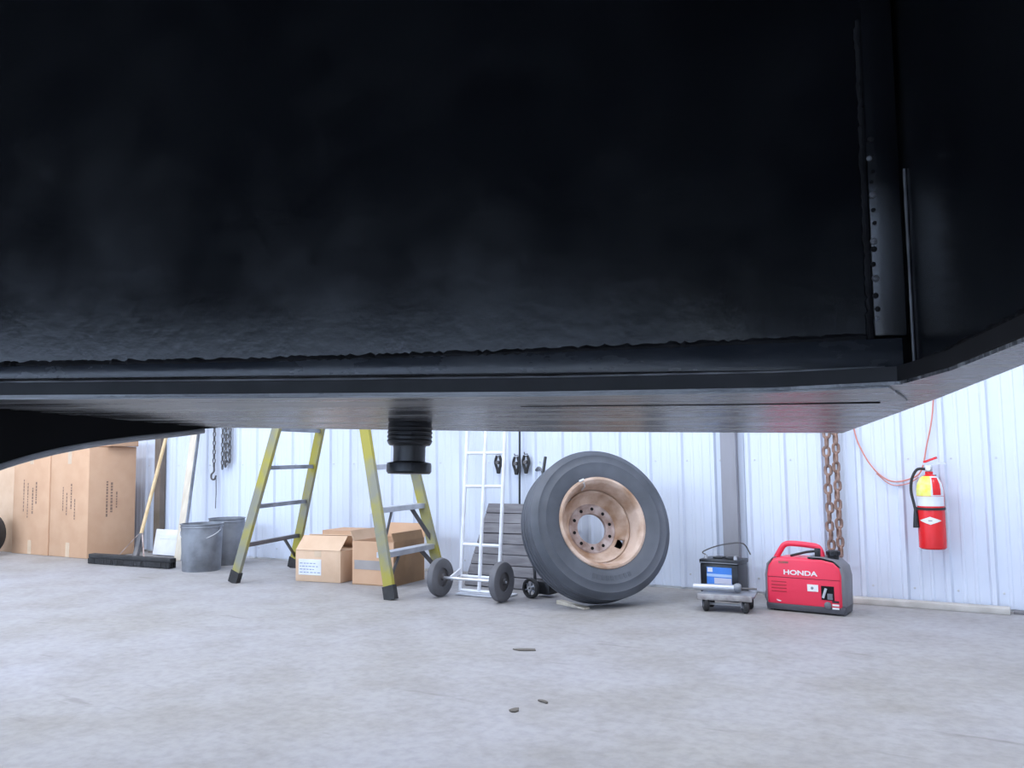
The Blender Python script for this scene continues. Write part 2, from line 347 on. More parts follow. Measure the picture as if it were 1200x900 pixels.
# added unseen deck overhead, darkens what the tank face reflects
MB().box(-4.6, 0.9, -4.1, 0.9, TOP, TOP+0.05).build('added_deck_plate', M_added_deck, tank, smooth=False)
for y in (-1.6, -2.6, -3.6): MB().prism([(y-0.05, TOP), (y-0.05, TOP-0.1), (y-0.04, TOP-0.1), (y-0.04, TOP-0.01), (y+0.05, TOP-0.01), (y+0.05, TOP)], L, 0.012, 'x').build('added_deck_rib', M_added_deck, tank)
# arched fender plate hanging below on the left
pl = [(-1.19, 0.54, 0.0), (-1.215, 0.53, -0.003), (-1.245, 0.48, -0.014), (-1.285, 0.39, -0.030), (-1.318, 0.31, -0.047), (-1.35, 0.235, -0.068), (-1.38, 0.165, -0.095), (-1.42, 0.07, -0.14), (-1.46, -0.03, -0.20), (-1.50, -0.12, -0.28), (-1.53, -0.19, -0.36)]
mb = MB(); Wd = Vector((-0.030, 0.012, 0))
fr_t = [mb.bm.verts.new((x, y, 0.002)) for x, y, z in pl]; fr_b = [mb.bm.verts.new((x, y, z-0.001)) for x, y, z in pl]
bk_t = [mb.bm.verts.new(Vector((x, y, 0.002))+Wd) for x, y, z in pl]; bk_b = [mb.bm.verts.new(Vector((x, y, z-0.001))+Wd) for x, y, z in pl]
for i in range(len(pl)-1):
    mb.bm.faces.new((fr_t[i], fr_t[i+1], fr_b[i+1], fr_b[i])); mb.bm.faces.new((bk_t[i], bk_b[i], bk_b[i+1], bk_t[i+1]))
    mb.bm.faces.new((fr_b[i], fr_b[i+1], bk_b[i+1], bk_b[i])); mb.bm.faces.new((fr_t[i], bk_t[i], bk_t[i+1], fr_t[i+1]))
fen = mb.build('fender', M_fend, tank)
MB().tube([(x, y, z-0.005) for x, y, z in smooth_path(pl[1:], 4)], 0.0055, 8).build('rolled_edge', M_rim, fen)  # reflected light on the rim is painted in as grey
# drain fitting
df = MB().lathe([(0.001, 0.0), (0.040, 0.0), (0.041, -0.004), (0.041, -0.038), (0.038, -0.042), (0.031, -0.043), (0.030, -0.047), (0.030, -0.072)], 32, T(-0.755, 0.45, 0)).build('drain_fitting', M_plast, tank)
MB().lathe([(0.031, -0.0725), (0.041, -0.075), (0.042, -0.079), (0.042, -0.091), (0.039, -0.095), (0.001, -0.095)], 32, T(-0.755, 0.45, 0)).build('drain_cap', M_plast, df)
for k in range(4): MB().lathe([(0.0415, -0.008-k*0.008), (0.0425, -0.010-k*0.008), (0.0415, -0.012-k*0.008)], 24, T(-0.755, 0.45, 0), caps=False).build('thread_ring', M_plast, df)

# ------------------------------------------------------------------ cartons
def print_lines(parent, o, ux, uz, rows, M=None, m=None):
    """blocks of short dashes standing for unreadable faded print; o origin, ux,uz unit vectors on the face"""
    mb = MB(); nrm = ux.cross(uz)
    for (a, b, ln, h) in rows:
        x = a
        while x < a+ln:
            wd = random.uniform(0.012, 0.03)
            p = o + ux*x + uz*b
            mb.quad([p, p+ux*wd, p+ux*wd+uz*h, p+uz*h]); x += wd + random.uniform(0.006, 0.012)
    return mb.build('faded_print', m or M_print, parent, smooth=False, kind='stuff')
def carton(label, loc, rz, w_, d, h, m=M_card, tape=True, prints=None, side_prints=None, group=None, name='cardboard_carton'):
    t = thing(name, label, 'carton', loc, rz, group)
    MB().box(-w_/2, w_/2, -d/2, d/2, 0.001, h-0.004, bevel=0.006).build('body', m, t)
    for s in (-1, 1): MB().box(-w_/2+0.002, w_/2-0.002, min(0, s*(d/2))+0.001, max(0, s*(d/2))-0.001, h-0.004, h).build('top_flap', m, t, smooth=False)
    if tape:
        for z0, z1 in ((h-0.16, h-0.001), (0.004, 0.14)): MB().box(-0.03, 0.03, -d/2-0.0015, -d/2, z0, z1).build('tape', M_tape, t, smooth=False)
        MB().box(-0.03, 0.03, -d/2, d/2, h, h+0.001).build('tape', M_tape, t, smooth=False)
    if prints: print_lines(t, Vector((0, -d/2-0.0015, 0)), Vector((0, 0, 1)), Vector((1, 0, 0)), prints)
    if side_prints: print_lines(t, Vector((w_/2+0.0015, 0, 0)), Vector((0, 0, 1)), Vector((0, -1, 0)), side_prints)
    return t
cw, cdp, ch = 0.62, 0.50, 1.05
cy_ = -0.72 + cdp/2
pr1 = [(0.40, 0.02, 0.26, 0.022), (0.50, 0.08, 0.2, 0.022), (0.36, -0.06, 0.34, 0.016), (0.42, -0.13, 0.3, 0.016)]
pr2 = [(0.46, 0.03, 0.22, 0.02), (0.40, -0.04, 0.2, 0.016), (0.36, 0.09, 0.2, 0.016), (0.44, -0.10, 0.22, 0.014)]
sp2 = [(0.42, 0.0, 0.28, 0.022), (0.38, 0.05, 0.34, 0.018), (0.46, -0.05, 0.16, 0.014)]
carton('tall brown carton at the end of the row, beside the push broom', (-7.61-cw/2, cy_, 0), 0, cw, cdp, ch, prints=pr2, side_prints=sp2, group='tall cartons in a row')
carton('tall brown carton in the middle of the row with a white tape tab', (-7.61-cw*1.5-0.008, cy_-0.01, 0), R(0.6), cw, cdp, ch, prints=pr1, group='tall cartons in a row')
carton('tall plain tan carton at the far end of the row, beside a black tyre', (-7.61-cw*2.5-0.024, cy_+0.02, 0), 0, cw, cdp, ch-0.02, m=M_card2, prints=None, group='tall cartons in a row')
carton('low brown carton lying on top of the tall end carton', (-7.80, cy_+0.08, ch+0.002), R(0), 0.5, 0.3, 0.09, tape=False, name='low_carton')

# black tyre leaning at the carton row's far end
t = thing('small_tyre', 'black tyre standing on the floor before the row of cartons', 'tyre', (-8.90, -0.99, 0.21), R(20))
MB().lathe([(0.12, -0.06), (0.14, -0.08), (0.19, -0.08), (0.21, -0.06), (0.21, 0.06), (0.19, 0.08), (0.14, 0.08), (0.12, 0.06)], 32, RX(R(90)), closed=True).build('tyre', M_black, t)
MB().lathe([(0.02, -0.02), (0.118, -0.05), (0.118, 0.05), (0.02, 0.02)], 24, RX(R(90)), closed=True).build('wheel_disc', M_dkst, t)

# ------------------------------------------------------------------ push broom
b = thing('push_broom', 'push broom with a wide black head and pale wooden handle', 'broom', (-6.74, -0.865, 0), math.atan2(0.07, 1.105))
MB().box(-0.52, 0.52, -0.035, 0.035, 0.05, 0.088, bevel=0.008).build('head_block', M_black, b)
mb = MB()
for i in range(110):
    for j in range(3):
        x = -0.515 + i*0.00936 + random.uniform(-0.003, 0.003); y = -0.03 + j*0.03
        mb.prism([(x-0.004, y-0.01), (x+0.004, y-0.01), (x+0.004, y+0.01), (x-0.004, y+0.01)], 0.002 + random.uniform(0, 0.006), 0.051, 'z')
mb.build('bristles', M_black, b, kind='stuff', smooth=False)
hd = Vector((-0.36, 0.74, 1.5)); h0 = Vector((0.03, 0.02, 0.085))
hb = MB().tube([h0, h0 + hd], 0.016, 12).build('handle', M_wood, b)
MB().tube([h0+Vector((0, 0, -0.01)), h0+hd*0.12], [0.03, 0.022], 10).build('socket', M_dkst, b)
for s in (-1, 1): MB().bar((s*0.16, 0.0, 0.085), h0+hd*0.14, 0.012, 0.005).build('brace', M_rust2, b)

# columns on the wall, boards, white panel
def column(label, x, w_, d, m, name):
    t = thing(name, label, 'post', (x, -0.0205, 0))
    MB().box(-w_/2, w_/2, -d, -d+0.008, 0.012, CEIL-0.002).build('web', m, t, smooth=False)
    for s in (-1, 1): MB().box(s*w_/2-0.008*(s > 0), s*w_/2+0.008*(s < 0), -d+0.0082, 0, 0.012, CEIL-0.002).build('flange', m, t, smooth=False)
    MB().box(-w_/2-0.03, w_/2+0.03, -d-0.03, 0, 0.0, 0.0118).build('base_plate', m, t, smooth=False)
column('grey steel wall post rising behind the battery', -1.68, 0.10, 0.055, M_post, 'steel_post')
column('dark brown wall post behind the broom handle', -7.47, 0.09, 0.06, M_brpost, 'steel_post')
lp = thing('leaning_board', 'long cream board leaning against the wall behind the buckets', 'board', (-6.69, -0.42, 0))
MB().bar((0, 0, 0.0), (-0.12, 0.37, 2.0), 0.09, 0.025, up=(0, 1, 0)).build('board', M_cream, lp, smooth=False)
MB().bar((0.053, 0.0, 0.0), (-0.067, 0.37, 2.0), 0.014, 0.025, up=(0, 1, 0)).build('dark_edge_strip', M_galv, lp, smooth=False)
wp = thing('foam_panel', 'white foam slab leaning at the wall behind the broom head', 'panel', (-7.00, -0.24, 0))
MB().box(-0.27, 0.27, -0.03, 0.03, 0.006, 0.25, M=RX(R(-10)), bevel=0.006).build('slab', M_lav, wp)
MB().box(-0.20, 0.20, -0.033, -0.0302, 0.16, 0.20, M=RX(R(-10))).build('tape_strip', M_paper, wp, smooth=False)

# buckets
def bucket(label, loc, r1, r2, h, rz):
    t = thing('bucket', label, 'bucket', loc, rz, 'grey metal buckets')
    MB().lathe([(0.001, 0.002), (r1, 0.0), (r1+0.003, 0.006), (r2, h-0.01), (r2+0.008, h-0.006), (r2+0.008, h), (r2-0.006, h), (r1-0.006, 0.02), (0.001, 0.018)], 36).build('pail', M_galv, t)
    for z in (0.93,): MB().lathe([(r1+(r2-r1)*z+0.002, h*z-0.006), (r1+(r2-r1)*z+0.007, h*z), (r1+(r2-r1)*z+0.002, h*z+0.006)], 36, caps=False).build('rib', M_galv, t)
    for s in (-1, 1): MB().lathe([(0.02, 0), (0.02, 0.006), (0.008, 0.012), (0.001, 0.012)], 12, T(s*(r2+0.001), 0, h-0.05) @ RY(s*R(90))).build('ear', M_galv, t)
    MB().tube([((r2+0.008)*math.cos(a), -(r2+0.012)*math.sin(a)*0.75-0.012, h-0.05-0.14*math.sin(a)+0.06*math.sin(a)) for a in [math.pi*k/16 for k in range(17)]], 0.004, 8).build('bail', M_alu, t)
    return t
bucket('dirty grey metal bucket with a bail handle, before the other bucket', (-5.93, -0.78, 0), 0.150, 0.166, 0.385, R(20))
bucket('plain grey bucket tucked behind the dirtier bucket, beside the ladder', (-6.07, -0.40, 0), 0.138, 0.15, 0.40, R(70))

# ------------------------------------------------------------------ chains
def link_mesh(name, Lk, Wk, r, n=14, k=6):
    pts = []
    for i in range(n):
        a = 2*math.pi*i/n; x = math.cos(a)*(Wk/2-r); z = math.sin(a)*(Wk/2-r) + (Lk/2-Wk/2)*(1 if math.sin(a) > 0.01 else (-1 if math.sin(a) < -0.01 else 0))
        pts.append((x, 0, z))
    return MB().tube(pts, r, k, closed=True).mesh(name)
def hook_part(parent, x, z, m):
    MB().tube([(x, 0.03, z+0.02), (x, -0.03, z+0.02), (x, -0.045, z), (x, -0.04, z-0.02), (x, -0.02, z-0.03)], 0.006, 8).build('wall_hook', m, parent)
ck = thing('heavy_chain', 'heavy rusty chain hanging in a double strand on the white wall', 'chain', (-1.035, -0.075, 0))
lm = link_mesh('link', 0.075, 0.054, 0.010); lm.materials.append(M_chainr)
for s in (-1, 1):
    for i in range(28): link('link', lm, M_chainr, ck, loc=(s*0.026 + 0.003*math.sin(i*1.7+s), 0.004*math.sin(i), 0.28 + i*0.057 + (0.02 if s > 0 else 0)), rot=(0, 0, R(20 if i % 2 else 105) + s*0.3))
hook_part(ck, -0.024, 1.89, M_dkst); hook_part(ck, 0.024, 1.91, M_dkst)
# light chains with hook on the left
lc = thing('hook_chain', 'thin grey chain with a hook hanging on the wall above the buckets', 'chain', (-6.66, -0.06, 0))
lm2 = link_mesh('link', 0.055, 0.034, 0.006, 12, 5); lm2.materials.append(M_chaing)
for i in range(24): link('link', lm2, M_chaing, lc, loc=(0, 0, 0.86 + i*0.042), rot=(0, 0, R(25 if i % 2 else 115)))
MB().tube(smooth_path([(0, 0, 0.86), (0, 0, 0.80), (-0.035, 0, 0.77), (-0.03, 0, 0.73), (0.01, 0, 0.725), (0.03, 0, 0.76)], 5), 0.009, 8).build('hook', M_chaing, lc)
MB().tube([(0.03, 0, 0.75), (0.035, 0, 0.6), (0.03, 0, 0.45)], 0.004, 6).build('tail_wire', M_chaing, lc)
hook_part(lc, 0, 1.87, M_dkst)
lc2 = thing('bunched_chain', 'bunch of dark chain looped on the wall beside the hook chain', 'chain', (-6.49, -0.06, 0))
for s in range(4):
    for i in range(24): link('link', lm2, M_chaing, lc2, loc=(-0.045 + s*0.028, 0.012*(s % 2) - 0.006, 0.84 + s*0.02 + i*0.042), rot=(0, 0, R(25 if i % 2 else 115) + s))
for s in range(4): hook_part(lc2, -0.045+s*0.028, 1.86, M_dkst)

# ------------------------------------------------------------------ step ladder
lad = thing('step_ladder', 'tall weathered yellow fibreglass stepladder standing open over the cartons', 'ladder', (0, 0, 0))
LF, LB, RF, RB = Vector((-5.09, -1.17, 0)), Vector((-5.33, -0.34, 0)), Vector((-3.545, -1.24, 0)), Vector((-3.60, -0.60, 0))
NA, FA = Vector((-4.27, -1.02, 2.44)), Vector((-4.36, -0.62, 2.44))
off = Vector((0.05, 0, 0))
rails = [('LF', LF, NA-off), ('LB', LB, FA-off), ('RF', RF, NA+off), ('RB', RB, FA+off)]
def rail(a, b, s):
    t_ = (b-a).normalized()
    mb = MB(); mb.bar(a + t_*0.01, b, 0.028, 0.075, up=(1, 0, 0)); o = mb.build('rail', M_yel, lad, smooth=False)
    MB().bar(a + Vector((0, 0, 0.0)), a + t_*0.09, 0.04, 0.088, up=(1, 0, 0)).build('foot', M_black, o, smooth=False)
for nme, a, b in rails: rail(a, b, 0)
MB().box(-0.16, 0.16, -0.26, 0.26, 0, 0.06, M=T((NA.x+FA.x)/2, (NA.y+FA.y)/2, 2.44), bevel=0.01).build('top_cap', M_alu, lad)
def onrail(a, b, z): return a.lerp(b, z/2.44)
for k in range(7):
    z = 0.285*(k+1) - 0.01
    p, q = onrail(LF, NA-off, z), onrail(LB, FA-off, z); MB().bar(p, q, 0.03, 0.030).build('rung', M_galv if k else M_dkst, lad, smooth=False)
    p, q = onrail(RF, NA+off, z), onrail(RB, FA+off, z); MB().bar(p+Vector((-0.02, 0, 0)), q+Vector((-0.02, 0, 0)), 0.085, 0.035).build('step', M_alu, lad, smooth=False)
for (a, b, c_, d) in ((LF, NA-off, LB, FA-off), (RF, NA+off, RB, FA+off)):
    for z, zz in ((0.275, 0.10),) + (((0.56, 0.32),) if a is RF else ()):
        p0, q0 = onrail(a, b, z), onrail(c_, d, z); p1, q1 = onrail(a, b, zz), onrail(c_, d, zz)
        MB().bar(q0.lerp(p0, 0.30), q1, 0.008, 0.03).build('knee_brace', M_dkst, lad, smooth=False)
        if a is RF: MB().bar(p0.lerp(q0, 0.30), p1, 0.008, 0.03).build('knee_brace', M_dkst, lad, smooth=False)
for (a, b, c_, d) in ((LF, NA-off, RF, NA+off), (LB, FA-off, RB, FA+off)):
    MB().bar(onrail(a, b, 1.55), onrail(c_, d, 1.45), 0.006, 0.025).build('spreader', M_alu, lad, smooth=False)

# ------------------------------------------------------------------ small cartons under the ladder
c1 = thing('cardboard_carton', 'small tan carton with a white shipping label, beneath the ladder', 'carton', (-4.56, -0.72, 0), R(8))
w1, d1, h1 = 0.40, 0.30, 0.23
MB().box(-w1/2, w1/2, -d1/2, d1/2, 0.001, h1, bevel=0.004).build('body', M_card2, c1)
MB().prism([(-d1/2, h1), (-d1/2+0.10, h1+0.10), (-d1/2+0.096, h1+0.102), (-d1/2-0.003, h1+0.002)], -w1/2+0.004, w1/2-0.004, 'x').build('front_flap', M_card2, c1, smooth=False)
MB().prism([(d1/2, h1), (d1/2-0.14, h1+0.10), (d1/2-0.136, h1+0.104), (d1/2+0.003, h1+0.002)], -w1/2+0.004, w1/2-0.004, 'x').build('back_flap', M_card2, c1, smooth=False)
lb = MB().box(-0.17, 0.03, -d1/2-0.002, -d1/2, 0.05, 0.165).build('shipping_label', M_paper, c1, smooth=False)
print_lines(lb, Vector((-0.16, -d1/2-0.0025, 0)), Vector((1, 0, 0)), Vector((0, 0, 1)), [(0, 0.065+0.022*k, 0.16-0.03*(k % 2), 0.007) for k in range(4)], m=M_inkblue)
MB().box(-0.03, 0.03, -d1/2-0.0015, -d1/2, 0.185, h1-0.002).build('tape', M_tape, c1, smooth=False)
c3 = thing('cardboard_carton', 'brown carton standing behind the small labelled carton', 'carton', (-4.73, -0.28, 0), R(6))
MB().box(-0.19, 0.19, -0.14, 0.14, 0.001, 0.33, bevel=0.004).build('body', M_card, c3)
for s in (-1, 1): MB().box(-0.188, 0.188, min(0, s*0.139), max(0, s*0.139), 0.33, 0.334).build('top_flap', M_card, c3, smooth=False)
MB().box(-0.188, 0.188, -0.142, -0.1402, 0.25, 0.254).build('fold_crease', M_cardin, c3, smooth=False)
c2 = thing('cardboard_carton', 'open brown carton with a grey tape band, behind the ladder leg', 'carton', (-4.07, -0.62, 0), R(4))
w2, d2, h2 = 0.36, 0.40, 0.31
for (x0, x1, y0, y1) in ((-w2/2, w2/2, -d2/2, -d2/2+0.006), (-w2/2, w2/2, d2/2-0.006, d2/2), (-w2/2, -w2/2+0.006, -d2/2+0.0062, d2/2-0.0062), (w2/2-0.006, w2/2, -d2/2+0.0062, d2/2-0.0062)):
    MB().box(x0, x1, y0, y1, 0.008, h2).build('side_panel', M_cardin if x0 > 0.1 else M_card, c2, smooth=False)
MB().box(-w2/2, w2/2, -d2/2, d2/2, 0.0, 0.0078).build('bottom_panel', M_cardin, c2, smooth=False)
MB().box(-w2/2+0.02, w2/2-0.06, -d2/2-0.002, -d2/2, 0.11, 0.175).build('tape_band', M_greytape, c2, smooth=False)
MB().prism([(d2/2, h2), (d2/2+0.05, h2+0.10), (d2/2+0.055, h2+0.098), (d2/2+0.005, h2)], -w2/2, w2/2, 'x').build('top_flap', M_card, c2, smooth=False)
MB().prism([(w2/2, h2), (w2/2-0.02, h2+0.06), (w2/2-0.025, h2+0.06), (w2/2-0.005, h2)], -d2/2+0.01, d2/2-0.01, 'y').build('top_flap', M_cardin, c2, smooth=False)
MB().prism([(-w2/2, h2), (-w2/2-0.03, h2+0.07), (-w2/2-0.025, h2+0.072), (-w2/2+0.005, h2)], -d2/2+0.01, d2/2-0.01, 'y').build('top_flap', M_card2, c2, smooth=False)
MB().box(-0.12, 0.12, -0.10, 0.10, 0.009, 0.24).build('packing', M_paper, c2, smooth=False)

# ------------------------------------------------------------------ grey slatted panel, rod, clamps behind the hand truck
gp = thing('slatted_panel', 'grey weathered slatted wooden panel leaning on the wall behind the hand truck', 'panel', (-3.07, -0.53, 0), 0)
ang = R(-31); Mg = RX(ang)
for i in range(8):
    z = 0.006 + i*0.081; link('slat', MB().box(-0.39, 0.36, -0.010, 0.010, 0, 0.074, M=T(0, 0, 0) @ Mg @ T(0, random.uniform(-0.003, 0.003), z)).mesh('slat', False), M_slat, gp)
for x in (-0.31, 0.31): MB().box(x-0.035, x+0.035, 0.0135, 0.035, 0.0, 0.655, M=Mg).build('batten', M_slat, gp, smooth=False)
MB().tube([(0, 0, 0), (0.0, 0.06, 1.9)], 0.008, 10).build('black_rod', M_plast, None, loc=(-3.27, -0.09, 0), label='thin black rod standing upright against the wall behind the hand truck', cat='rod')
def clamp(x, z, rz, label):
    t = thing('spring_clamp', label, 'clamp', (x, -0.045, z), 0, 'black clamps hung on the wall')
    for s in (-1, 1):
        MB().tube(smooth_path([(s*0.012, 0, 0.05), (s*0.026, 0, 0.0), (s*0.010, 0, -0.05), (s*0.004, 0, -0.085)], 4), [0.011]*12 + [0.006], 8).build('jaw', M_black, t)
    MB().lathe([(0.014, -0.02), (0.014, 0.02)], 14, RX(R(90))).build('spring', M_dkst, t)
    MB().tube([(0, 0.028, 0.06), (0, -0.02, 0.06), (0, -0.025, 0.075)], 0.004, 6).build('nail', M_dkst, t)
clamp(-3.47, 0.86, 0, 'black clamp hung on the wall, farther from the black rod')
clamp(-3.31, 0.85, 0, 'black clamp hung on the wall beside the black rod, on its ladder side')
clamp(-3.225, 0.86, 0, 'black clamp hung between the black rod and the big wheel')
MB().tube(smooth_path([(0, 0.03, 0), (0, -0.02, 0), (0.03, -0.03, 0.02), (0.06, -0.03, -0.02), (0.065, -0.03, -0.10)], 5), 0.009, 8).build('pipe_hook', M_galv, None, loc=(-3.13, -0.04, 0.80), label='bent grey pipe hook on the wall beside the big wheel', cat='hook')

# ------------------------------------------------------------------ hand truck
ht = thing('hand_truck', 'white tubular hand truck with two black wheels, standing by the wall', 'hand truck', (-3.095, -0.90, 0), 0)
tl = 0.10  # lean back towards the wall per metre
for x in (-0.15, 0.0, 0.15): MB().tube([(x, 0, 0.03), (x, tl*1.25, 1.28)], 0.013, 10).build('rail', M_whitef, ht)
MB().tube(smooth_path([(-0.15, tl*1.25, 1.28), (-0.14, tl*1.3, 1.36), (0, tl*1.33, 1.40), (0.14, tl*1.3, 1.36), (0.15, tl*1.25, 1.28)], 5), 0.013, 10).build('handle', M_whitef, ht)
for z in (0.035, 0.125, 0.33, 0.71, 0.93): MB().tube([(-0.15, tl*z, z), (0.15, tl*z, z)], 0.011, 8).build('crossbar', M_whitef, ht)
MB().box(-0.19, 0.19, 0.0, 0.17, 0.004, 0.012).build('toe_plate', M_whitef, ht, smooth=False)
MB().tube([(-0.27, -0.10, 0.125), (0.27, -0.10, 0.125)], 0.009, 10).build('axle', M_alu, ht)
for x in (-0.15, 0.15): MB().bar((x, 0.01, 0.16), (x, -0.10, 0.125), 0.012, 0.03).build('axle_bracket', M_whitef, ht, smooth=False)
for s in (-1, 1):
    wh = MB().lathe([(0.06, -0.022), (0.10, -0.027), (0.12, -0.021), (0.126, 0), (0.12, 0.021), (0.10, 0.027), (0.06, 0.022)], 32, T(s*0.235, -0.10, 0.1265) @ RY(R(90)), closed=True).build('wheel', mat('grey_black_rubber', (0.09, 0.09, 0.10), (0.13, 0.13, 0.145), rough=0.7), ht)
    MB().lathe([(0.012, -0.034), (0.02, -0.034), (0.022, -0.018), (0.06, -0.012), (0.06, 0.012), (0.022, 0.018), (0.02, 0.034), (0.012, 0.034)], 24, T(s*0.235, -0.10, 0.1265) @ RY(R(90)), closed=True).build('wheel_hub', M_dkst, wh)

# small caster cart between hand truck and big wheel
sc_ = thing('folding_cart', 'small black folding cart with a spoked wheel, tucked against the big wheel', 'cart', (-2.77, -0.79, 0), R(-8))
wv = MB().lathe([(0.045, -0.014), (0.058, -0.016), (0.064, -0.008), (0.064, 0.008), (0.058, 0.016), (0.045, 0.014)], 28, T(0, 0, 0.0645) @ RX(R(90)), closed=True).build('wheel', M_black, sc_)
MB().lathe([(0.006, -0.016), (0.016, -0.016), (0.016, 0.016), (0.006, 0.016)], 16, T(0, 0, 0.0645) @ RX(R(90)), closed=True).build('hub', M_alu, wv)
for k in range(6):
    a = k*math.pi/3 + 0.3; MB().bar((0.015*math.cos(a), 0, 0.0645+0.015*math.sin(a)), (0.047*math.cos(a), 0, 0.0645+0.047*math.sin(a)), 0.008, 0.01, up=(0, 1, 0)).build('spoke', M_galv, wv, smooth=False)
MB().tube([(0, -0.02, 0.0645), (0, 0.16, 0.0645)], 0.005, 8).build('axle', M_dkst, sc_)
MB().tube([(0.0, 0.05, 0.0645), (-0.06, 0.10, 0.35), (-0.03, 0.22, 0.9)], 0.010, 8).build('upright', M_plast, sc_)
MB().box(-0.02, 0.10, 0.06, 0.15, 0.02, 0.10, bevel=0.006).build('bracket', M_plast, sc_)

# ------------------------------------------------------------------ the big truck wheel leaning on the wall
def wheel_matrix(contact, az, lean, rad, halfw):
    n = Vector((math.cos(az)*math.cos(lean), math.sin(az)*math.cos(lean), math.sin(lean)))
    hx = Vector((-math.sin(az), math.cos(az), 0)); vy = n.cross(hx)
    if vy.z < 0: vy = -vy; hx = -hx
    cen = Vector(contact) + vy*rad + n*0.0
    cen.z = rad*vy.z + halfw*abs(n.z)*0.8
    return Matrix(((hx.x, vy.x, n.x, cen.x), (hx.y, vy.y, n.y, cen.y), (hx.z, vy.z, n.z, cen.z), (0, 0, 0, 1)))
RT = 0.46
WM = wheel_matrix((-2.205, -0.865, 0), R(-40), R(17), RT, 0.12)
tw = thing('truck_wheel', 'big truck tyre on a rusty steel wheel, leaning against the wall', 'wheel', M=WM)
prof = [(0.262, 0.095), (0.275, 0.108), (0.300, 0.116), (0.335, 0.124), (0.365, 0.125), (0.372, 0.1275), (0.380, 0.125), (0.415, 0.117), (0.420, 0.119), (0.426, 0.115), (0.444, 0.103), (0.452, 0.094)]
tread = []
for z in (0.094, 0.052, 0.014):
    tread += [(0.458, z-0.004), (RT, z-0.012), (RT, z-0.030), (0.448, z-0.032), (0.448, z-0.037)]
half = tread + [(RT, -0.026), (RT, -0.058), (0.448, -0.060), (0.448, -0.065), (RT, -0.067), (0.458, -0.09), (0.444, -0.103), (0.415, -0.117), (0.365, -0.125), (0.300, -0.116), (0.262, -0.095), (0.255, -0.06), (0.255, 0.06)]
MB().lathe(prof + half, 96, closed=True).build('tyre', M_tyre, tw)
rim = MB().lathe([(0.256, 0.098), (0.272, 0.112), (0.276, 0.108), (0.284, 0.111), (0.280, 0.117), (0.268, 0.119), (0.254, 0.108), (0.247, 0.090), (0.243, 0.06), (0.232, 0.03), (0.226, -0.03), (0.230, -0.10), (0.262, -0.112), (0.255, -0.09), (0.236, -0.09), (0.236, 0.03), (0.25, 0.07)], 72, closed=True).build('rim', M_rust, tw)
# dished disc: hub face offset inwards, with hand holes cut through the sloping cone
def disc():
    bm = bmesh.new(); n = 60
    rr = [(0.228, 0.005), (0.218, -0.020), (0.200, -0.042), (0.180, -0.060), (0.165, -0.071), (0.158, -0.070), (0.152, -0.072), (0.125, -0.074), (0.105, -0.074)]
    rings = [[bm.verts.new((r*math.cos(2*math.pi*i/n), r*math.sin(2*math.pi*i/n), z)) for i in range(n)] for r, z in rr]
    for j in range(len(rr)-1):
        for i in range(n):
            if j in (1, 2) and any((i - h) % n in (0, 1, 2) for h in (3,)): continue
            bm.faces.new((rings[j][i], rings[j][(i+1) % n], rings[j+1][(i+1) % n], rings[j+1][i]))
    m_ = MB(); m_.bm.free(); m_.bm = bm; return m_
dk = disc().build('wheel_disc', M_rust, tw)
dk.rotation_euler = (0, 0, R(-62))
sm = dk.modifiers.new('thickness', 'SOLIDIFY'); sm.thickness = 0.010; sm.offset = -1
MB().lathe([(0.001, -0.105), (0.038, -0.105), (0.038, -0.066), (0.036, -0.066), (0.036, -0.102), (0.001, -0.102)], 16, RZ(R(27)) @ T(0.190, 0, 0.0)).build('hole_shade_cup', M_weld, dk)  # dark cup added behind the hand hole to stand in for shade
MB().lathe([(0.156, -0.071), (0.156, -0.060), (0.150, -0.056), (0.142, -0.060), (0.102, -0.060), (0.096, -0.064), (0.096, -0.090), (0.106, -0.090), (0.106, -0.086)], 48, closed=True).build('hub_face', M_rust2, dk)
for k in range(10):
    a = 2*math.pi*k/10; MB().lathe([(0.0105, -0.0595), (0.0105, -0.0575), (0.001, -0.0575)], 12, T(0.124*math.cos(a), 0.124*math.sin(a), 0)).build('bolt_hole', M_weld, dk)
MB().tube([(0.232*math.cos(R(112)), 0.232*math.sin(R(112)), 0.06), (0.24*math.cos(R(112)), 0.24*math.sin(R(112)), 0.115), (0.262*math.cos(R(112)), 0.262*math.sin(R(112)), 0.132)], 0.005, 8).build('valve_stem', M_alu, tw)
MB().box(-0.016, 0.016, -0.006, 0.006, 0.112, 0.126, M=RZ(R(22)) @ T(0, 0.283, 0) , bevel=0.002).build('balance_weight', M_white, tw)
for k in range(9):
    a = R(-110 + k*5.0); MB().box(-0.010, 0.010, -0.014, 0.014, 0.1225, 0.1255, M=RZ(a+R(90)) @ T(0, -0.338, 0)).build('raised_mark', M_tyre, tw, smooth=False)
MB().prism([(-0.13, 0.0), (0.13, 0.0), (0.13, 0.008), (-0.10, 0.022), (-0.13, 0.022)], -0.02, 0.02, 'y').build('wooden_chock', M_cream, None, loc=(-2.40, -0.93, 0), rot=(0, 0, R(-22)), label='pale wooden wedge on the floor against the big wheel', cat='wedge')

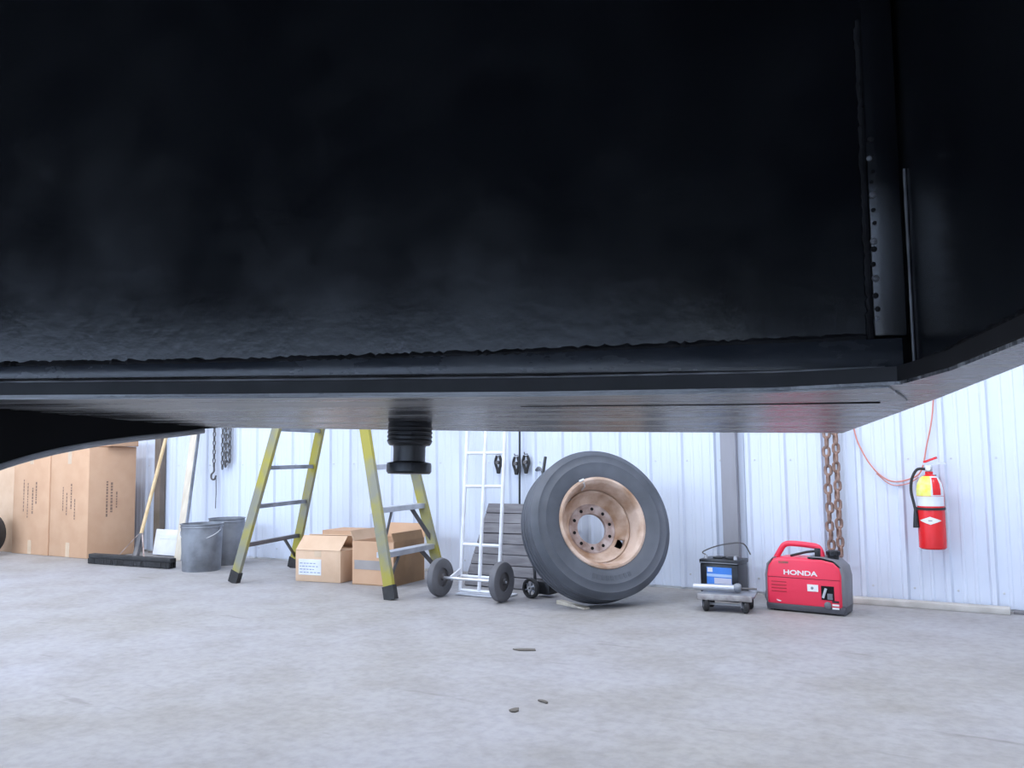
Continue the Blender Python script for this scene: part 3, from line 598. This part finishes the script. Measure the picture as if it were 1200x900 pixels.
# ------------------------------------------------------------------ battery
bt = thing('car_battery', 'black battery with a blue and white label, beside the grey post', 'battery', (-1.665, -0.29, 0), R(-4))
MB().box(-0.122, 0.122, -0.085, 0.085, 0.001, 0.225, bevel=0.006).build('case', M_plast, bt)
MB().box(-0.126, 0.126, -0.09, 0.09, 0.226, 0.252, bevel=0.005).build('lid', M_plast, bt)
lb = MB().box(-0.078, 0.082, -0.0875, -0.0855, 0.102, 0.206).build('label_sheet', M_blue, bt, smooth=False)
mpb = mat('pale_blue_print', (0.45, 0.62, 0.9), rough=0.4)
mpw = mat('lilac_print', (0.62, 0.62, 0.75), rough=0.4)
MB().box(-0.078, 0.082, -0.0885, -0.0876, 0.148, 0.165).build('print_band', mpb, lb, smooth=False)
MB().box(-0.030, 0.080, -0.0885, -0.0876, 0.106, 0.142).build('print_block', mpw, lb, smooth=False)
MB().box(-0.072, -0.040, -0.0885, -0.0876, 0.176, 0.202).build('print_square', M_white, lb, smooth=False)
MB().box(-0.122, 0.122, -0.0915, -0.0905, 0.230, 0.235).build('lid_stripe', M_galv, bt, smooth=False)
for x in (-0.10, 0.09): MB().lathe([(0.012, 0), (0.010, 0.022), (0.001, 0.022)], 14, T(x, -0.04, 0.252)).build('terminal', M_alu, bt)
for k in range(2): MB().box(-0.06+k*0.08, 0.0+k*0.08, -0.03, 0.04, 0.2522, 0.262, bevel=0.003).build('vent_cap', M_plast, bt)
MB().tube(smooth_path([(-0.10, -0.04, 0.275), (-0.12, -0.04, 0.29), (-0.06, 0, 0.32), (0.02, 0.03, 0.34), (0.10, 0.08, 0.34), (0.13, 0.12, 0.27)], 5), 0.004, 6).build('lead', M_dkst, bt)
M_dolly = mat('dirty_steel', (0.42, 0.40, 0.40), (0.24, 0.22, 0.22), rough=0.5, metal=0.4, scale=14)
# low caster dolly with a steel bar on it
dl = thing('caster_dolly', 'low battered steel dolly on caster wheels, standing before the battery', 'dolly', (-1.535, -0.68, 0), R(6))
MB().prism([(-0.155, -0.055), (0.155, -0.055), (0.165, -0.03), (0.15, 0.16), (-0.15, 0.16), (-0.165, -0.03)], 0.084, 0.096, 'z', bevel=0.004).build('deck', M_galv, dl)
MB().box(-0.155, 0.155, -0.068, -0.056, 0.068, 0.102, bevel=0.004).build('front_plate', M_dolly, dl)
MB().tube([(-0.12, -0.02, 0.042), (0.12, -0.02, 0.042)], 0.007, 8).build('axle', M_alu, dl)
for x in (-0.112, 0.112):
    for y in (-0.03, 0.11):
        MB().prism([(-0.02, 0.083), (0.02, 0.083), (0.012, 0.03), (-0.012, 0.03)], x-0.022, x-0.018, 'x', M=T(0, y, 0)).build('fork', M_alu, dl, smooth=False)
        cwh = MB().lathe([(0.008, -0.014), (0.036, -0.014), (0.041, -0.008), (0.041, 0.008), (0.036, 0.014), (0.008, 0.014)], 22, T(x, y, 0.0415) @ RZ(R(25)) @ RY(R(90)), closed=True).build('caster_wheel', M_black, dl)
        MB().lathe([(0.001, 0.015), (0.016, 0.015), (0.016, -0.015), (0.001, -0.015)], 14, T(x, y, 0.0415) @ RZ(R(25)) @ RY(R(90))).build('hub', M_alu, cwh)
pb = thing('pipe_bar', 'pale steel pipe bar with a knob end, lying on the caster dolly', 'bar', (-1.60, -0.63, 0.121), R(8))
MB().tube([(-0.14, 0, 0.002), (0.10, 0, 0.002)], 0.019, 14).build('pipe', M_alu, pb)
MB().lathe([(0.001, -0.02), (0.02, -0.02), (0.026, -0.008), (0.026, 0.008), (0.02, 0.02), (0.001, 0.02)], 16, T(0.115, 0, 0.005) @ RY(R(90))).build('knob', M_galv, pb)
MB().tube([(0.13, 0, 0.003), (0.22, 0.02, 0.0)], 0.006, 8).build('thin_rod', M_dkst, pb)

M_gendark = mat('dark_grey_plastic', (0.075, 0.075, 0.09), rough=0.5)
# ------------------------------------------------------------------ red generator
gn = thing('generator', 'red portable generator with a carrying handle and grey base, below the heavy chain', 'generator', (-1.12, -0.46, 0), R(-4))
hw, hd_ = 0.225, 0.088
body = [(-0.215, 0.035), (0.205, 0.035), (0.207, 0.22), (0.197, 0.262), (0.165, 0.292), (0.10, 0.305), (-0.13, 0.305), (-0.175, 0.295), (-0.205, 0.255), (-0.214, 0.2)]
MB().prism(body, -hd_, hd_, 'y', bevel=0.018, seg=3).build('body', M_red, gn)
MB().prism([(-0.217, 0.008), (0.217, 0.008), (0.222, 0.05), (-0.220, 0.05), (-0.222, 0.03)], -hd_+0.002, hd_-0.002, 'y', bevel=0.008).build('base_tray', M_gendark, gn)
MB().prism([(0.200, 0.05), (0.222, 0.05), (0.224, 0.21), (0.212, 0.265), (0.172, 0.302), (0.10, 0.313), (0.02, 0.313), (0.02, 0.307), (0.10, 0.306), (0.163, 0.292), (0.192, 0.262)], -hd_+0.008, hd_-0.004, 'y', bevel=0.006).build('end_cover', M_gengrey, gn)
MB().prism([(-0.205, 0.05), (-0.226, 0.05), (-0.228, 0.20), (-0.216, 0.265), (-0.18, 0.302), (-0.174, 0.296), (-0.203, 0.256), (-0.211, 0.2)], -hd_+0.012, hd_-0.004, 'y', bevel=0.006).build('end_cover', M_gengrey, gn)
hp = [(-0.185, 0, 0.285), (-0.155, 0, 0.335), (-0.13, 0, 0.368), (-0.09, 0, 0.378), (0.0, 0, 0.374), (0.055, 0, 0.366), (0.075, 0, 0.345), (0.085, 0, 0.305)]
MB().tube(smooth_path(hp, 5), 0.0165, 12).build('handle', M_red, gn)
MB().tube([(-0.09, -0.02, 0.31), (0.0, -0.02, 0.335), (0.07, -0.01, 0.345)], 0.007, 8).build('handle_brace', M_plast, gn)
MB().box(0.045, 0.08, -0.02, 0.02, 0.306, 0.36, bevel=0.006).build('handle_post', M_plast, gn)
fc = MB().lathe([(0.030, 0.30), (0.032, 0.322), (0.036, 0.324), (0.036, 0.345), (0.030, 0.350), (0.001, 0.350)], 24, T(0.145, 0.0, 0)).build('fuel_cap', M_plast, gn)
for k in range(12):
    a = k*math.pi/6; MB().box(-0.003, 0.003, 0.035, 0.039, 0.325, 0.344, M=T(0.145, 0, 0) @ RZ(a)).build('grip_rib', M_plast, fc, smooth=False)
yf = -hd_-0.0008
mw = text_mesh('HONDA', 0.043, 0.0012, 0.0012)
o = link('lettering', mw, M_white, gn, loc=(-0.020, yf, 0.222), rot=(R(90), 0, 0), label='white maker lettering'); o.scale = (1.18, 0.85, 1)
mw = text_mesh('EU2000i', 0.018, 0.0012, 0.0004)
o = link('model_lettering', mw, M_print, gn, loc=(-0.112, yf, 0.278), rot=(R(90), 0, 0), label='small dark lettering'); o.scale = (0.9, 0.9, 1)
MB().box(-0.205, 0.198, yf-0.0005, yf+0.001, 0.1925, 0.1945).build('panel_seam', M_weld, gn, smooth=False)
for k in range(4): MB().box(-0.185, -0.10, yf-0.001, yf+0.001, 0.165-k*0.018, 0.169-k*0.018).build('vent_line', mat('dark_red_line', (0.35, 0.01, 0.02), rough=0.5), gn, smooth=False)
st = MB().box(0.018, 0.078, yf-0.0008, yf+0.0008, 0.125, 0.163).build('sticker', M_white, gn, smooth=False)
MB().lathe([(0.008, 0), (0.008, 0.0008), (0.001, 0.0008)], 12, T(0.045, yf-0.0008, 0.144) @ RX(R(90))).build('sticker_dot', M_galv, st)
rc = MB().box(0.094, 0.164, yf-0.0012, yf+0.001, 0.083, 0.160).build('control_recess', M_weld, gn, smooth=False)
MB().bar((0.104, yf-0.004, 0.095), (0.122, yf-0.006, 0.148), 0.013, 0.006, up=(0, 1, 0)).build('choke_lever', M_alu, rc, smooth=False)
MB().box(0.128, 0.156, yf-0.006, yf-0.0013, 0.088, 0.12).build('switch', M_galv, rc, smooth=False)
MB().lathe([(0.020, 0), (0.020, 0.004), (0.014, 0.007), (0.001, 0.007)], 18, T(0.128, yf, 0.055) @ RX(R(90))).build('outlet', M_galv, gn)
for k in range(3): MB().box(0.152, 0.188, yf-0.003, yf+0.001, 0.036+k*0.018, 0.046+k*0.018).build('socket_label', M_white if k < 2 else M_plast, gn, smooth=False)
MB().prism([(-0.16, 0.066), (-0.13, 0.060), (-0.135, 0.056), (-0.15, 0.058)], yf-0.001, yf+0.001, 'y').build('scuff_sticker', M_white, gn, smooth=False)
for x in (-0.17, 0.17):
    for y in (-0.055, 0.055): MB().lathe([(0.018, 0.0), (0.018, 0.012)], 14, T(x, y, 0)).build('rubber_foot', M_black, gn)
MB().tube(smooth_path([(-0.222, -0.03, 0.11), (-0.236, -0.035, 0.10), (-0.24, -0.04, 0.075), (-0.234, -0.035, 0.055), (-0.222, -0.03, 0.06)], 5), 0.005, 6).build('earth_lead', M_galv, gn)

# ------------------------------------------------------------------ fire extinguisher and cord
fe = thing('fire_extinguisher', 'red fire extinguisher with yellow, white and red label, hung on the wall', 'fire extinguisher', (-0.495, -0.115, 0.345))
RB_ = 0.0725
MB().lathe([(0.001, 0.004), (RB_-0.008, 0.0), (RB_, 0.008), (RB_, 0.335), (RB_-0.006, 0.37), (RB_-0.022, 0.40), (0.03, 0.418), (0.021, 0.424), (0.021, 0.44), (0.001, 0.44)], 40).build('cylinder', M_redm, fe)
def patch(name, a0, a1, zf, m, r=RB_+0.0012, n=12, nz=5):
    mb = MB(); g = []
    for i in range(n+1):
        a = a0 + (a1-a0)*i/n; z0, z1 = zf((i)/n)
        g.append([mb.bm.verts.new((r*math.sin(a), -r*math.cos(a), z0 + (z1-z0)*j/nz)) for j in range(nz+1)])
    for i in range(n):
        for j in range(nz): mb.bm.faces.new((g[i][j], g[i+1][j], g[i+1][j+1], g[i][j+1]))
    return mb.build(name, m, fe)
patch('white_label', R(-75), R(75), lambda t: (0.245, 0.300), M_paper)
patch('yellow_label', R(-75), R(8), lambda t: (0.302, 0.337), M_yellab)
patch('white_label', R(8), R(75), lambda t: (0.302, 0.337), M_paper)
def shoulder(name, a0, a1, m, cut=None):
    k_ = cut or 0.0; pr = [(RB_+0.0012+k_, 0.337), (RB_-0.0048+k_, 0.371), (RB_-0.020+k_, 0.402+k_), ((RB_-0.024+k_, 0.405+k_) if cut else (0.038, 0.414))]
    mb = MB(); n = 10; g = []
    for i in range(n+1):
        a = a0 + (a1-a0)*i/n; g.append([mb.bm.verts.new((r*math.sin(a), -r*math.cos(a), z)) for r, z in pr])
    for i in range(n):
        for j in range(3): mb.bm.faces.new((g[i][j], g[i+1][j], g[i+1][j+1], g[i][j+1]))
    return mb.build(name, m, fe)
shoulder('yellow_label', R(-75), R(10), M_yellab)
shoulder('white_label', R(10), R(75), M_paper)
shoulder('red_label', R(16), R(52), M_redm, 0.0014)
patch('red_label', R(16), R(52), lambda t: (0.308, 0.337), M_redm, r=RB_+0.0026)
MB().lathe([(RB_+0.001, 0.222), (RB_+0.004, 0.222), (RB_+0.004, 0.236), (RB_+0.001, 0.236)], 36, closed=True).build('strap', M_black, fe)
patch('white_diamond', R(-48), R(48), lambda t: (0.163 - 0.022*(1-abs(2*t-1)), 0.164 + 0.022*(1-abs(2*t-1))), M_white, n=16, r=RB_+0.002)
patch('diamond_mark', R(-8), R(8), lambda t: (0.160, 0.167), M_greytape, r=RB_+0.0028, n=4)
vb = MB().box(-0.018, 0.018, -0.018, 0.018, 0.441, 0.478, bevel=0.004).build('valve_body', M_alu, fe)
MB().bar((-0.028, 0, 0.484), (0.092, -0.01, 0.488), 0.024, 0.012).build('carry_handle', M_alu, fe, smooth=False)
MB().bar((-0.024, 0, 0.494), (0.045, -0.012, 0.520), 0.024, 0.012).build('squeeze_lever', M_redm, fe, smooth=False)
MB().lathe([(0.012, 0), (0.012, 0.014), (0.001, 0.014)], 16, T(0.0, -0.018, 0.458) @ RX(R(90))).build('gauge', M_white, fe)
hs = MB().tube(smooth_path([(-0.018, -0.005, 0.455), (-0.06, -0.02, 0.452), (-0.088, -0.03, 0.40), (-0.096, -0.03, 0.33), (-0.085, -0.03, 0.26), (-0.078, -0.03, 0.22)], 6), 0.008, 8).build('hose', M_black, fe)
MB().tube([(-0.078, -0.03, 0.222), (-0.077, -0.03, 0.19), (-0.076, -0.03, 0.12)], [0.009, 0.014, 0.02], 12).build('horn', M_plast, hs)
MB().box(-0.03, 0.03, 0.074, 0.093, 0.1, 0.42).build('wall_bracket', M_dkst, fe, smooth=False)
cdp_ = [(-0.96, 1.95), (-0.93, 1.4), (-0.905, 1.05), (-0.86, 0.90), (-0.79, 0.785), (-0.71, 0.727), (-0.62, 0.735), (-0.545, 0.785), (-0.508, 0.93), (-0.465, 1.14), (-0.44, 1.5), (-0.43, 1.95)]
cd_ = thing('cord', 'thin red-orange cord looping down the wall to the fire extinguisher', 'cord', (0, 0, 0))
MB().tube(smooth_path([(x, -0.034, z) for x, z in cdp_], 6), 0.0045, 8).build('loop', M_cord, cd_)
MB().tube(smooth_path([(-0.79, -0.030, 0.772), (-0.71, -0.030, 0.706), (-0.62, -0.030, 0.712), (-0.56, -0.030, 0.75)], 6), 0.003, 8).build('loop', M_cord, cd_)
for x in (-0.96, -0.43): MB().tube([(x, 0.0, 1.95), (x, -0.045, 1.95), (x, -0.05, 1.965)], 0.005, 8).build('wall_hook', M_dkst, cd_)

# ------------------------------------------------------------------ plank along the wall base, debris on the floor
MB().box(-1.12, -0.13, -0.115, -0.03, 0.0, 0.035, bevel=0.004).build('base_plank', M_conc, None, label='pale weathered plank lying along the wall base under the extinguisher', cat='plank')
MB().box(-0.115, 0.75, -0.075, -0.025, 0.0, 0.016, bevel=0.003).build('dark_strip', M_slat, None, label='flat dark strip of wood lying at the wall base past the plank end', cat='strip')
def chip(x, y, sx, sy, rz, label):
    mb = MB(); n = 9; pts = []
    for i in range(n):
        a = 2*math.pi*i/n; k = random.uniform(0.55, 1.1); pts.append((math.cos(a)*sx*k, math.sin(a)*sy*k))
    mb.prism(pts, 0.0, 0.006, 'z', bevel=0.0015).build('debris_flake', M_dirt, None, loc=(x, y, 0.0), rot=(0, 0, rz), label=label, cat='debris', group='dark debris flakes on the floor')
chip(-2.07, -2.07, 0.065, 0.025, R(25), 'dark curled flake on the floor in front of the big wheel')
chip(-1.624, -2.911, 0.018, 0.03, R(0), 'tiny dark flake on bare floor farthest from the wall')
chip(-1.584, -2.77, 0.03, 0.012, R(-20), 'small thin dark sliver near the tiny flake')
